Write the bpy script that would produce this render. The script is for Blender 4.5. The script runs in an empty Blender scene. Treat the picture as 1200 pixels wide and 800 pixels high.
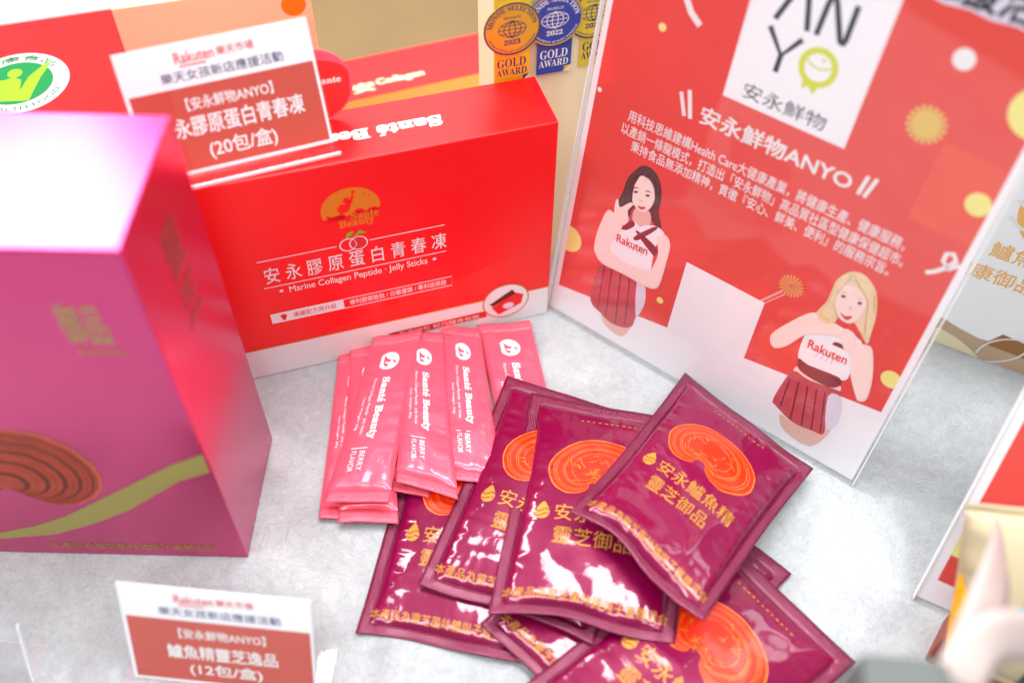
import bpy, bmesh, math, random
from mathutils import Vector, Matrix, noise, geometry

# ------------------------------------------------------------------ camera, light, exposure
scene = bpy.context.scene
COL = scene.collection
R = math.radians

cam_d = bpy.data.cameras.new("camera")
cam = bpy.data.objects.new("camera", cam_d)
COL.objects.link(cam)
cam.location = (0, 0, .49)
pit, rol = R(39.156), R(0.996)
cam.rotation_mode = 'QUATERNION'
cam.rotation_quaternion = (Matrix.Rotation(pit, 3, 'X') @ Matrix.Rotation(rol, 3, 'Z')).to_quaternion()
cam_d.sensor_width = 36
cam_d.lens = 34.968
cam_d.clip_start = .01
cam_d.clip_end = 50
cam_d.dof.use_dof = True
cam_d.dof.focus_distance = .57
cam_d.dof.aperture_fstop = 3.2
scene.camera = cam

world = bpy.data.worlds.new("World")
scene.world = world
world.use_nodes = True
bgn = world.node_tree.nodes["Background"]
bgn.inputs[0].default_value = (1.0, .985, .97, 1)
bgn.inputs[1].default_value = .34

def lamp(name, loc, target, sx, sy, power, color=(1, 1, 1)):
    d = bpy.data.lights.new(name, 'AREA')
    d.shape = 'RECTANGLE'; d.size = sx; d.size_y = sy; d.energy = power; d.color = color
    o = bpy.data.objects.new(name, d); COL.objects.link(o)
    o.location = loc
    o.rotation_euler = (Vector(target) - Vector(loc)).to_track_quat('-Z', 'Y').to_euler()
    return o
lamp("area_lamp", (.25, .55, 2.3), (.1, .35, 0), 1.9, .5, 70)
lamp("area_lamp", (-.55, -.55, 2.2), (.1, .35, .05), 2.4, .5, 58)  # added fill from the front, brightens the poster and upright faces
lamp("area_lamp", (-1.68, 1.8, 2.12), (-.1, .35, .1), 1.5, .62, 78, (1, .99, 1))
lamp("area_lamp", (1.3, 1.85, 2.3), (.1, .3, .0), 1.6, 1.0, 28, (.95, 1, 1))
lamp("area_lamp", (.3, 3.0, 2.3), (.1, .4, .1), 2.2, .6, 26)  # added stand-in for a lit back wall, lightens reflections in carton tops

scene.view_settings.view_transform = 'Standard'
scene.view_settings.look = 'None'
scene.view_settings.exposure = 0.0
scene.view_settings.gamma = 1
scene.render.engine = 'CYCLES'
scene.cycles.transparent_max_bounces = 24
scene.cycles.max_bounces = 10

# ------------------------------------------------------------------ materials
def lin(c):
    f = lambda v: v / 12.92 if v <= .04045 else ((v + .055) / 1.055) ** 2.4
    return tuple(f(v / 255) for v in c) + (1,)

def mat(name, rgb, rough=.5, spec=.5, metal=0, coat=0, coat_rough=.05, bump=None, var=0, var_scale=40):
    m = bpy.data.materials.new(name); m.use_nodes = True
    nt = m.node_tree; p = nt.nodes["Principled BSDF"]
    p.inputs["Base Color"].default_value = lin(rgb)
    p.inputs["Roughness"].default_value = rough
    p.inputs["Specular IOR Level"].default_value = spec
    p.inputs["Metallic"].default_value = metal
    p.inputs["Coat Weight"].default_value = coat
    p.inputs["Coat Roughness"].default_value = coat_rough
    tc = nt.nodes.new("ShaderNodeTexCoord")
    if var:
        n = nt.nodes.new("ShaderNodeTexNoise"); n.inputs["Scale"].default_value = var_scale; n.inputs["Detail"].default_value = 6
        hs = nt.nodes.new("ShaderNodeHueSaturation"); hs.inputs["Color"].default_value = lin(rgb)
        mr = nt.nodes.new("ShaderNodeMapRange"); mr.inputs[3].default_value = 1 - var; mr.inputs[4].default_value = 1 + var
        nt.links.new(tc.outputs["Object"], n.inputs["Vector"])
        nt.links.new(n.outputs["Fac"], mr.inputs[0]); nt.links.new(mr.outputs[0], hs.inputs["Value"])
        nt.links.new(hs.outputs[0], p.inputs["Base Color"])
    if bump:
        scale, dist = bump
        n = nt.nodes.new("ShaderNodeTexNoise"); n.inputs["Scale"].default_value = scale; n.inputs["Detail"].default_value = 4
        b = nt.nodes.new("ShaderNodeBump"); b.inputs["Distance"].default_value = dist; b.inputs["Strength"].default_value = 1
        nt.links.new(tc.outputs["Object"], n.inputs["Vector"]); nt.links.new(n.outputs["Fac"], b.inputs["Height"])
        nt.links.new(b.outputs[0], p.inputs["Normal"])
    return m

def clear(name, tint=(1, 1, 1, 1), fac=1.0):
    """thin clear acrylic: see-through with a fresnel gloss"""
    m = bpy.data.materials.new(name); m.use_nodes = True
    nt = m.node_tree; nt.nodes.clear()
    o = nt.nodes.new("ShaderNodeOutputMaterial"); mx = nt.nodes.new("ShaderNodeMixShader")
    t = nt.nodes.new("ShaderNodeBsdfTransparent"); t.inputs[0].default_value = tint
    g = nt.nodes.new("ShaderNodeBsdfGlossy"); g.inputs["Roughness"].default_value = .03
    lw = nt.nodes.new("ShaderNodeLayerWeight"); lw.inputs[0].default_value = .5      # facing = 1 - cos, the same on both sides
    pw = nt.nodes.new("ShaderNodeMath"); pw.operation = 'POWER'; pw.inputs[1].default_value = 5
    k = nt.nodes.new("ShaderNodeMath"); k.operation = 'MULTIPLY_ADD'; k.inputs[1].default_value = .96 * fac; k.inputs[2].default_value = .04 * fac
    nt.links.new(lw.outputs["Facing"], pw.inputs[0]); nt.links.new(pw.outputs[0], k.inputs[0]); nt.links.new(k.outputs[0], mx.inputs[0])
    nt.links.new(t.outputs[0], mx.inputs[1]); nt.links.new(g.outputs[0], mx.inputs[2])
    nt.links.new(mx.outputs[0], o.inputs[0])
    return m

def foil(name, rgb, metal, rough, coat, crimp=False, crease=.00025, pitch=1700):
    m = mat(name, rgb, rough, .2, metal, coat, .05)
    nt = m.node_tree; p = nt.nodes["Principled BSDF"]
    tc = nt.nodes.new("ShaderNodeTexCoord")
    b = nt.nodes.new("ShaderNodeBump"); b.inputs["Strength"].default_value = 1
    if crimp:
        w1 = nt.nodes.new("ShaderNodeTexWave"); w2 = nt.nodes.new("ShaderNodeTexWave")
        w1.bands_direction = 'X'; w2.bands_direction = 'Y'
        for w in (w1, w2):
            w.inputs["Scale"].default_value = pitch / 5.0
            w.inputs["Distortion"].default_value = .6
            nt.links.new(tc.outputs["UV"], w.inputs["Vector"])
        a = nt.nodes.new("ShaderNodeMath"); a.operation = 'MULTIPLY'
        nt.links.new(w1.outputs["Fac"], a.inputs[0]); nt.links.new(w2.outputs["Fac"], a.inputs[1])
        b.inputs["Distance"].default_value = .00018
        nt.links.new(a.outputs[0], b.inputs["Height"])
    else:
        n = nt.nodes.new("ShaderNodeTexNoise"); n.inputs["Scale"].default_value = 60; n.inputs["Detail"].default_value = 3
        n.inputs["Distortion"].default_value = .8
        b.inputs["Distance"].default_value = crease
        nt.links.new(tc.outputs["UV"], n.inputs["Vector"]); nt.links.new(n.outputs["Fac"], b.inputs["Height"])
    nt.links.new(b.outputs[0], p.inputs["Normal"])
    nt.links.new(b.outputs[0], p.inputs["Coat Normal"])
    return m

M = {}
M['red_card'] = mat('red_printed_card', (252, 5, 11), .36, .45)
M['matte_red'] = mat('matte_red_card', (236, 22, 24), .6, .12)
M['red_label'] = mat('red_label_print', (226, 44, 44), .5, .3, var=.05, var_scale=60)
M['brick_label'] = mat('brick_red_label_print', (200, 80, 66), .6, .3, var=.05, var_scale=80)
M['hazed_red_poster'] = mat('hazed_red_poster_print', (228, 80, 74), .5, .3, var=.09, var_scale=14)  # paler red: the acrylic's reflected haze is put into the print colour
M['dark_red_ink'] = mat('dark_red_ink', (190, 20, 30), .5, .3)
M['swoosh_red'] = mat('swoosh_red_ink', (246, 44, 40), .42, .28)
M['white_paper'] = mat('white_paper', (242, 241, 246), .6, .3)
M['white_ink'] = mat('white_ink', (238, 236, 238), .5, .3)
M['pale_card'] = mat('pale_card', (236, 236, 236), .5, .3)
M['grey_ink'] = mat('grey_ink', (92, 92, 98), .6, .3)
M['dark_ink'] = mat('dark_ink', (38, 42, 60), .6, .3)
M['orange_ink'] = mat('orange_ink', (226, 128, 24), .45, .3)
M['gold_ink'] = mat('gold_foil_ink', (186, 138, 56), .38, .5, .3)
M['gold_print'] = mat('gold_print', (186, 132, 48), .45, .3, .1)
M['olive_gold'] = mat('olive_gold_ink', (168, 156, 80), .45, .5, .3)
M['yellow_ink'] = mat('yellow_ink', (238, 230, 140), .5, .3)
M['straw_ink'] = mat('straw_ink', (226, 190, 104), .5, .3)
M['lime_ink'] = mat('lime_ink', (208, 214, 60), .5, .3)
M['green_ink'] = mat('green_ink', (28, 160, 72), .5, .3)
M['badge_white'] = mat('badge_white_ink', (178, 164, 172), .6, .15)
M['badge_lime'] = mat('badge_lime_ink', (124, 166, 22), .6, .15)
M['badge_green'] = mat('badge_green_ink', (8, 112, 54), .6, .15)
M['leaf_ink'] = mat('leaf_ink', (120, 190, 40), .5, .3)
M['cream'] = mat('cream_card', (240, 226, 186), .5, .35)
M['peach'] = mat('peach_card', (248, 204, 164), .5, .3)
M['tan'] = mat('tan_ink', (196, 168, 138), .5, .3)
M['brown'] = mat('brown_ink', (160, 112, 62), .5, .3)
M['amber'] = mat('amber_card', (248, 188, 100), .45, .35)
M['white_card'] = mat('white_gloss_card', (250, 250, 250), .4, .4)
M['magenta_front'] = mat('magenta_pearl_card', (206, 60, 120), .25, .6, .8, .2, .14)
M['magenta_ink'] = mat('magenta_ink', (150, 26, 84), .35, .5, .3)
M['pink_foil'] = foil('pink_foil', (240, 90, 114), .2, .38, .5, crease=.00035)
M['pink_crimp'] = foil('pink_foil_crimped', (240, 94, 116), .25, .34, .5, True, pitch=1500)
M['silver_ink'] = mat('silver_white_ink', (250, 232, 236), .35, .5, .2)
M['plum_foil'] = foil('plum_foil', (120, 0, 58), .15, .34, .9, crease=.0002)
M['plum_crimp'] = foil('plum_foil_crimped', (112, 2, 56), .3, .26, .8, True, pitch=1500)
M['mush_red'] = mat('mushroom_orange_ink', (226, 36, 0), .4, .4, 0, .6, .1)
M['mush_line'] = mat('mushroom_line_ink', (236, 146, 44), .35, .5, .2, .6, .1)
M['mush_brown'] = mat('mushroom_brown_ink', (178, 56, 24), .32, .25, 0, .1, .15, var=.5, var_scale=90)
M['mush_dark'] = mat('mushroom_dark_ink', (104, 34, 16), .4, .25)
M['mush_glow'] = mat('mushroom_rim_ink', (212, 104, 60), .4, .4)
M['coral_reflection'] = mat('coral_reflection_tone', (234, 92, 76), .5, .3)  # tone of the reflection painted on the poster
M['faint_gold'] = mat('faint_gold_ink', (172, 84, 74), .45, .4, .3)
M['blue_ink'] = mat('blue_ink', (50, 66, 160), .4, .4)
M['navy_ink'] = mat('navy_ink', (46, 52, 110), .5, .3)
M['medal_gold'] = mat('medal_gold', (220, 178, 50), .36, .6, .45)
M['medal_yellow'] = mat('medal_yellow', (226, 196, 46), .4, .5, .25)
M['skin'] = mat('skin_print', (246, 216, 210), .6, .3)
M['skin_light'] = mat('skin_light_print', (250, 224, 218), .6, .3)
M['lilac_shade'] = mat('lilac_shade_print', (206, 200, 216), .6, .3)
M['skin_shade'] = mat('skin_shade_print', (232, 188, 178), .6, .3)
M['hair_dark'] = mat('brown_hair_print', (92, 60, 56), .6, .3, var=.25, var_scale=300)
M['hair_fair'] = mat('blonde_hair_print', (236, 214, 178), .6, .3, var=.1, var_scale=300)
M['skirt'] = mat('dusty_red_print', (198, 82, 90), .6, .3, var=.1, var_scale=150)
M['maroon'] = mat('maroon_print', (136, 48, 62), .6, .3)
M['lilac'] = mat('lilac_white_print', (222, 218, 234), .6, .3)
M['lip'] = mat('lip_print', (206, 80, 90), .6, .3)
M['acrylic'] = clear('clear_acrylic', (.995, .997, .997, 1), .85)
M['acrylic_edge'] = mat('acrylic_edge', (238, 244, 245), .25, .5)
M['teal'] = mat('teal_print', (40, 170, 184), .5, .3)
M['yolk'] = mat('yolk_yellow_print', (244, 172, 20), .5, .3)
M['ivory'] = mat('ivory_pouch', (178, 164, 134), .5, .3)
M['blush'] = mat('blush_satin', (176, 162, 158), .5, .3)
M['rust'] = mat('rust_print', (150, 62, 44), .5, .3)
M['bottle_green'] = mat('bottle_green_print', (28, 70, 56), .5, .3)
M['charcoal'] = mat('charcoal_card', (92, 96, 93), .7, .2)
M['floor'] = mat('tan_floor', (150, 122, 86), .6, .3, var=.15, var_scale=6)

def table_material():
    m = bpy.data.materials.new('mottled_grey_velvet'); m.use_nodes = True
    nt = m.node_tree; p = nt.nodes["Principled BSDF"]
    tc = nt.nodes.new("ShaderNodeTexCoord")
    def nz(scale, detail, dist, rough=.55):
        n = nt.nodes.new("ShaderNodeTexNoise")
        n.inputs["Scale"].default_value = scale; n.inputs["Detail"].default_value = detail
        n.inputs["Distortion"].default_value = dist; n.inputs["Roughness"].default_value = rough
        nt.links.new(tc.outputs["Object"], n.inputs["Vector"]); return n
    a = nz(11, 9, 1.2, .62); b = nz(170, 7, 1.6, .7); f = nz(900, 3, .4)
    r = nt.nodes.new("ShaderNodeValToRGB")
    r.color_ramp.elements[0].position = .28; r.color_ramp.elements[0].color = lin((146, 147, 151))
    r.color_ramp.elements[1].position = .68; r.color_ramp.elements[1].color = lin((176, 182, 184))
    nt.links.new(a.outputs["Fac"], r.inputs[0])
    r2 = nt.nodes.new("ShaderNodeMapRange"); r2.inputs[1].default_value = .3; r2.inputs[2].default_value = .7
    r2.inputs[3].default_value = .86; r2.inputs[4].default_value = 1.1
    nt.links.new(b.outputs["Fac"], r2.inputs[0])
    r3 = nt.nodes.new("ShaderNodeMapRange"); r3.inputs[1].default_value = .3; r3.inputs[2].default_value = .7
    r3.inputs[3].default_value = .88; r3.inputs[4].default_value = 1.08
    nt.links.new(f.outputs["Fac"], r3.inputs[0])
    k = nt.nodes.new("ShaderNodeMath"); k.operation = 'MULTIPLY'
    nt.links.new(r2.outputs[0], k.inputs[0]); nt.links.new(r3.outputs[0], k.inputs[1])
    hs = nt.nodes.new("ShaderNodeHueSaturation")
    nt.links.new(r.outputs[0], hs.inputs["Color"]); nt.links.new(k.outputs[0], hs.inputs["Value"])
    nt.links.new(hs.outputs[0], p.inputs["Base Color"])
    bp = nt.nodes.new("ShaderNodeBump"); bp.inputs["Distance"].default_value = .0012; bp.inputs["Strength"].default_value = .8
    ad = nt.nodes.new("ShaderNodeMath"); ad.operation = 'MULTIPLY_ADD'; ad.inputs[1].default_value = .25
    nt.links.new(f.outputs["Fac"], ad.inputs[0]); nt.links.new(b.outputs["Fac"], ad.inputs[2])
    nt.links.new(ad.outputs[0], bp.inputs["Height"]); nt.links.new(bp.outputs[0], p.inputs["Normal"])
    p.inputs["Roughness"].default_value = .45
    p.inputs["Specular IOR Level"].default_value = .5
    p.inputs["Sheen Weight"].default_value = .25
    return m
M['table'] = table_material()

# ------------------------------------------------------------------ helpers
def link(o, parent=None):
    COL.objects.link(o)
    if parent is not None: o.parent = parent
    return o

def thing(name, label, cat, loc, group=None, kind=None):
    o = bpy.data.objects.new(name, None); o.empty_display_size = .02
    o.location = loc; COL.objects.link(o)
    o['label'] = label; o['category'] = cat
    if group: o['group'] = group
    if kind: o['kind'] = kind
    return o

def origin(o):
    v = Vector((0, 0, 0))
    while o is not None:
        v += o.location; o = o.parent
    return v

def mk(name, verts, faces, m, parent=None, smooth=False, mats=None, face_mats=None, uvs=None, label=None):
    """world-space vertices in metres -> one mesh object under its parent"""
    off = origin(parent)
    me = bpy.data.meshes.new(name)
    me.from_pydata([tuple(Vector(v) - off) for v in verts], [], faces)
    for x in (mats or [m]): me.materials.append(x)
    if face_mats: me.polygons.foreach_set("material_index", face_mats)
    if smooth: me.polygons.foreach_set("use_smooth", [True] * len(me.polygons))
    if uvs:
        l = me.uv_layers.new(name="uv")
        for lp in me.loops: l.data[lp.index].uv = uvs[lp.vertex_index]
    me.update()
    o = bpy.data.objects.new(name, me)
    if label: o['label'] = label
    return link(o, parent)

class Plane:
    """local millimetres (u right, v up, w out of the face) -> world metres"""
    def __init__(s, O, ux, uv):
        s.O = Vector(O); s.ux = Vector(ux).normalized(); s.uv = Vector(uv).normalized(); s.n = s.ux.cross(s.uv)
    def __call__(s, u, v, w=0):
        return s.O + (s.ux * u + s.uv * v + s.n * w) * .001
    def turned(s, u, v, deg):
        a = R(deg); return Plane(s(u, v), s.ux * math.cos(a) + s.uv * math.sin(a), s.uv * math.cos(a) - s.ux * math.sin(a))

def yawed(O, yaw, lean=0):
    a, l = R(yaw), R(lean)
    ux = Vector((math.cos(a), math.sin(a), 0)); b = Vector((-math.sin(a), math.cos(a), 0))
    return Plane(O, ux, Vector((0, 0, math.cos(l))) + b * math.sin(l))

def cut_grid(bm, x0, x1, y0, y1, step):
    for ax, a, b in ((0, x0, x1), (1, y0, y1)):
        k = math.ceil(a / step) * step
        while k < b:
            co = [0, 0, 0]; no = [0, 0, 0]; co[ax] = k; no[ax] = 1
            bmesh.ops.bisect_plane(bm, geom=bm.verts[:] + bm.edges[:] + bm.faces[:], plane_co=co, plane_no=no, dist=1e-5)
            k += step

def emit_bm(name, bm, F, w, m, parent, label=None):
    vs = [F(v.co.x, v.co.y, w + v.co.z) for v in bm.verts]
    bm.verts.index_update()
    fs = [[v.index for v in f.verts] for f in bm.faces]
    return mk(name, vs, fs, m, parent, label=label)

def shape(name, F, polys, w, m, parent, step=None, label=None):
    """flat print: a list of outlines in local mm"""
    bm = bmesh.new()
    for pts in polys:
        tri = geometry.tessellate_polygon([[Vector((a, b, 0)) for a, b in pts]])
        vs = [bm.verts.new((a, b, 0)) for a, b in pts]
        for t in tri:
            a, b, c = (pts[i] for i in t)
            if (b[0]-a[0])*(c[1]-a[1]) - (b[1]-a[1])*(c[0]-a[0]) < 0: t = t[::-1]
            try: bm.faces.new([vs[i] for i in t])
            except ValueError: pass
    if step:
        xs = [v.co.x for v in bm.verts]; ys = [v.co.y for v in bm.verts]
        cut_grid(bm, min(xs), max(xs), min(ys), max(ys), step)
    o = emit_bm(name, bm, F, w, m, parent, label); bm.free(); return o

def band(pts, width, closed=False):
    """outline quads for a stroke along pts"""
    out = []; n = len(pts); L = []; Rr = []
    for i in range(n):
        a = pts[i - 1] if (i or closed) else pts[i]; b = pts[(i + 1) % n] if (i < n - 1 or closed) else pts[i]
        d = Vector((b[0] - a[0], b[1] - a[1])); d = d.normalized() if d.length > 1e-9 else Vector((1, 0))
        q = Vector((-d.y, d.x)) * width / 2
        L.append((pts[i][0] + q.x, pts[i][1] + q.y)); Rr.append((pts[i][0] - q.x, pts[i][1] - q.y))
    for i in range(n if closed else n - 1):
        j = (i + 1) % n; out.append([Rr[i], Rr[j], L[j], L[i]])
    return out

def ell(cx, cy, rx, ry=None, n=40, a0=0, a1=360):
    ry = ry or rx; full = abs(a1 - a0) >= 360
    k = n if full else n + 1
    return [(cx + rx * math.cos(R(a0 + (a1 - a0) * i / n)), cy + ry * math.sin(R(a0 + (a1 - a0) * i / n))) for i in range(k)]

def ring(cx, cy, r0, r1, n=48, e=1.0):
    A, B = ell(cx, cy, r0, r0 * e, n), ell(cx, cy, r1, r1 * e, n)
    return [[A[i], B[i], B[(i + 1) % n], A[(i + 1) % n]] for i in range(n)]

def rect(u0, v0, u1, v1): return [(u0, v0), (u1, v0), (u1, v1), (u0, v1)]

SERIF = {}
for i, ch in enumerate("ABCDEFGHIJKLMNOPQRSTUVWXYZ"): SERIF[ch] = chr(0x1D400 + i)
for i, ch in enumerate("abcdefghijklmnopqrstuvwxyz"): SERIF[ch] = chr(0x1D41A + i)
for i, ch in enumerate("0123456789"): SERIF[ch] = chr(0x1D7CE + i)
TEXT = {}
def glyphs(s, bold, res):
    key = (s, bold, res)
    if key not in TEXT:
        c = bpy.data.curves.new("lettering", 'FONT'); c.body = s; c.resolution_u = res; c.offset = bold
        o = bpy.data.objects.new("lettering", c); COL.objects.link(o)
        me = o.to_mesh()
        V = [(v.co.x, v.co.y) for v in me.vertices]; Fc = [tuple(p.vertices) for p in me.polygons]
        o.to_mesh_clear(); bpy.data.objects.remove(o); bpy.data.curves.remove(c)
        TEXT[key] = (V, Fc)
    return TEXT[key]

def text(s, F, box, w, m, parent, bold=0.0, serif=False, step=None, res=3, name='lettering', acute=None, label=None, pts_map=None):
    """lettering stretched into box = (u0, v0, u1, v1)"""
    if serif: s = ''.join(SERIF.get(ch, ch) for ch in s)
    V, Fc = glyphs(s, 0.0, res)
    if not V: return None
    x0, x1 = min(v[0] for v in V), max(v[0] for v in V); y0, y1 = min(v[1] for v in V), max(v[1] for v in V)
    u0, v0, u1, v1 = box
    sx, sy = (u1 - u0) / max(x1 - x0, 1e-6), (v1 - v0) / max(y1 - y0, 1e-6)
    bm = bmesh.new(); lift = []
    copies = [(0, 0)]
    if bold:                                          # heavier weight: the strokes are laid several times, a hair apart
        d = bold * .75
        copies = [(d, d), (-d, d), (d, -d), (-d, -d), (0, d), (0, -d)]
    for k, (dx, dy) in enumerate(copies):
        pts = [(u0 + (a + dx - x0) * sx, v0 + (b + dy - y0) * sy) for a, b in V]
        if pts_map: pts = [pts_map(a, b) for a, b in pts]
        vs = [bm.verts.new((a, b, k * .004)) for a, b in pts]
        for f in Fc:
            a, b, c = (pts[i] for i in f[:3])
            g = f if (b[0]-a[0])*(c[1]-a[1]) - (b[1]-a[1])*(c[0]-a[0]) > 0 else f[::-1]
            try: bm.faces.new([vs[i] for i in g])
            except ValueError: pass
    if step:
        cut_grid(bm, u0, u1, v0, v1, step)
    o = emit_bm(name, bm, F, w, m, parent, label); bm.free()
    return o

def add_box(name, F, u0, u1, v0, v1, w0, w1, m, parent, bev=.6, label=None, mats=None, pick=None):
    """bevelled block in a plane's local mm"""
    bm = bmesh.new()
    cs = [(u, v, w) for u in (u0, u1) for v in (v0, v1) for w in (w0, w1)]
    vs = [bm.verts.new(c) for c in cs]
    for q in ((0, 1, 3, 2), (4, 6, 7, 5), (0, 4, 5, 1), (2, 3, 7, 6), (0, 2, 6, 4), (1, 5, 7, 3)):
        bm.faces.new([vs[i] for i in q])
    bmesh.ops.recalc_face_normals(bm, faces=bm.faces[:])
    if bev: bmesh.ops.bevel(bm, geom=bm.edges[:], offset=bev, segments=2, affect='EDGES', profile=.6)
    bm.normal_update(); bm.verts.index_update()
    fm = [pick(f.normal) for f in bm.faces] if pick else None
    o = mk(name, [F(*v.co) for v in bm.verts], [[v.index for v in f.verts] for f in bm.faces], m, parent, mats=mats, face_mats=fm, label=label)
    bm.free(); return o

def pose_root(name, label, cat, O, group=None): return thing(name, label, cat, O, group)

def smooth_closed(pts, k=3):
    out = []; n = len(pts)
    for i in range(n):
        p0, p1, p2, p3 = (Vector(pts[(i + j - 1) % n]) for j in range(4))
        for t in [j / k for j in range(k)]:
            out.append(tuple(.5 * ((2 * p1) + (-p0 + p2) * t + (2 * p0 - 5 * p1 + 4 * p2 - p3) * t * t + (-p0 + 3 * p1 - 3 * p2 + p3) * t ** 3)))
    return out

random.seed(4)
SACHET = {'A': [[105.3, 367.6, 12.0], [171.5, 301.2, 12.0], [93.2, 195.9, 42.0], [31.0, 253.1, 44.0]], 'B': [[11.6, 347.3, 16.0], [111.7, 332.8, 10.0], [83.0, 194.7, 19.0], [-9.6, 208.5, 21.0]], 'C': [[-2.7, 362.5, 13.0], [84.7, 334.0, 9.0], [43.5, 196.2, 12.0], [-46.3, 227.2, 12.0]], 'D': [[-56.1, 342.6, 3.0], [32.3, 326.5, 3.0], [11.3, 188.1, 3.0], [-77.1, 204.2, 2.0]], 'E': [[84.1, 307.6, 3.0], [151.1, 240.6, 3.0], [53.1, 141.6, 5.0], [-13.9, 207.6, 8.0]], 'F': [[112.9, 264.4, 9.0], [174.4, 192.0, 6.0], [66.4, 100.0, 12.0], [4.9, 172.4, 11.0]]}
STICK = {'S5': [[-107.6, 383.1, 4.0], [-84.6, 386.3, 4.0], [-73.1, 266.8, 4.0], [-104.7, 268.3, 4.0]], 'S6': [[-100.3, 387.0, 7.0], [-76.1, 390.2, 7.0], [-60.1, 264.3, 7.0], [-93.0, 264.2, 7.0]], 'S2b': [[-69.0, 410.4, 4.0], [-43.6, 406.0, 4.0], [-44.2, 279.4, 9.0], [-73.9, 284.3, 9.0]], 'S4': [[-22.5, 409.3, 4.0], [11.3, 413.7, 4.0], [34.1, 295.4, 6.0], [-0.6, 294.7, 6.0]], 'S3': [[-45.1, 406.1, 8.0], [-20.6, 402.5, 8.0], [-2.4, 284.3, 14.0], [-35.6, 288.6, 14.0]], 'S2': [[-67.5, 398.2, 11.0], [-43.3, 396.0, 11.0], [-27.7, 274.0, 17.0], [-62.4, 284.6, 17.0]], 'S1': [[-85.5, 389.8, 14.0], [-55.9, 395.9, 14.0], [-65.3, 271.1, 18.0], [-101.0, 272.2, 14.0]]}
MUSH = [(18.7, 78.3), (16.3, 85.3), (18.1, 93.0), (23.2, 100.5), (30.5, 106.4), (39.5, 109.2), (50.1, 109.1), (61.1, 106.1), (70.6, 100.5), (75.2, 93.0), (76.3, 85.0), (73.4, 78.2), (68.0, 73.6), (61.2, 69.6), (53.6, 70.8), (48.1, 74.3), (45.9, 78.1), (42.0, 78.8), (39.3, 77.5), (38.9, 74.1), (34.7, 71.3), (28.1, 70.7), (22.0, 73.7)]
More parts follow.
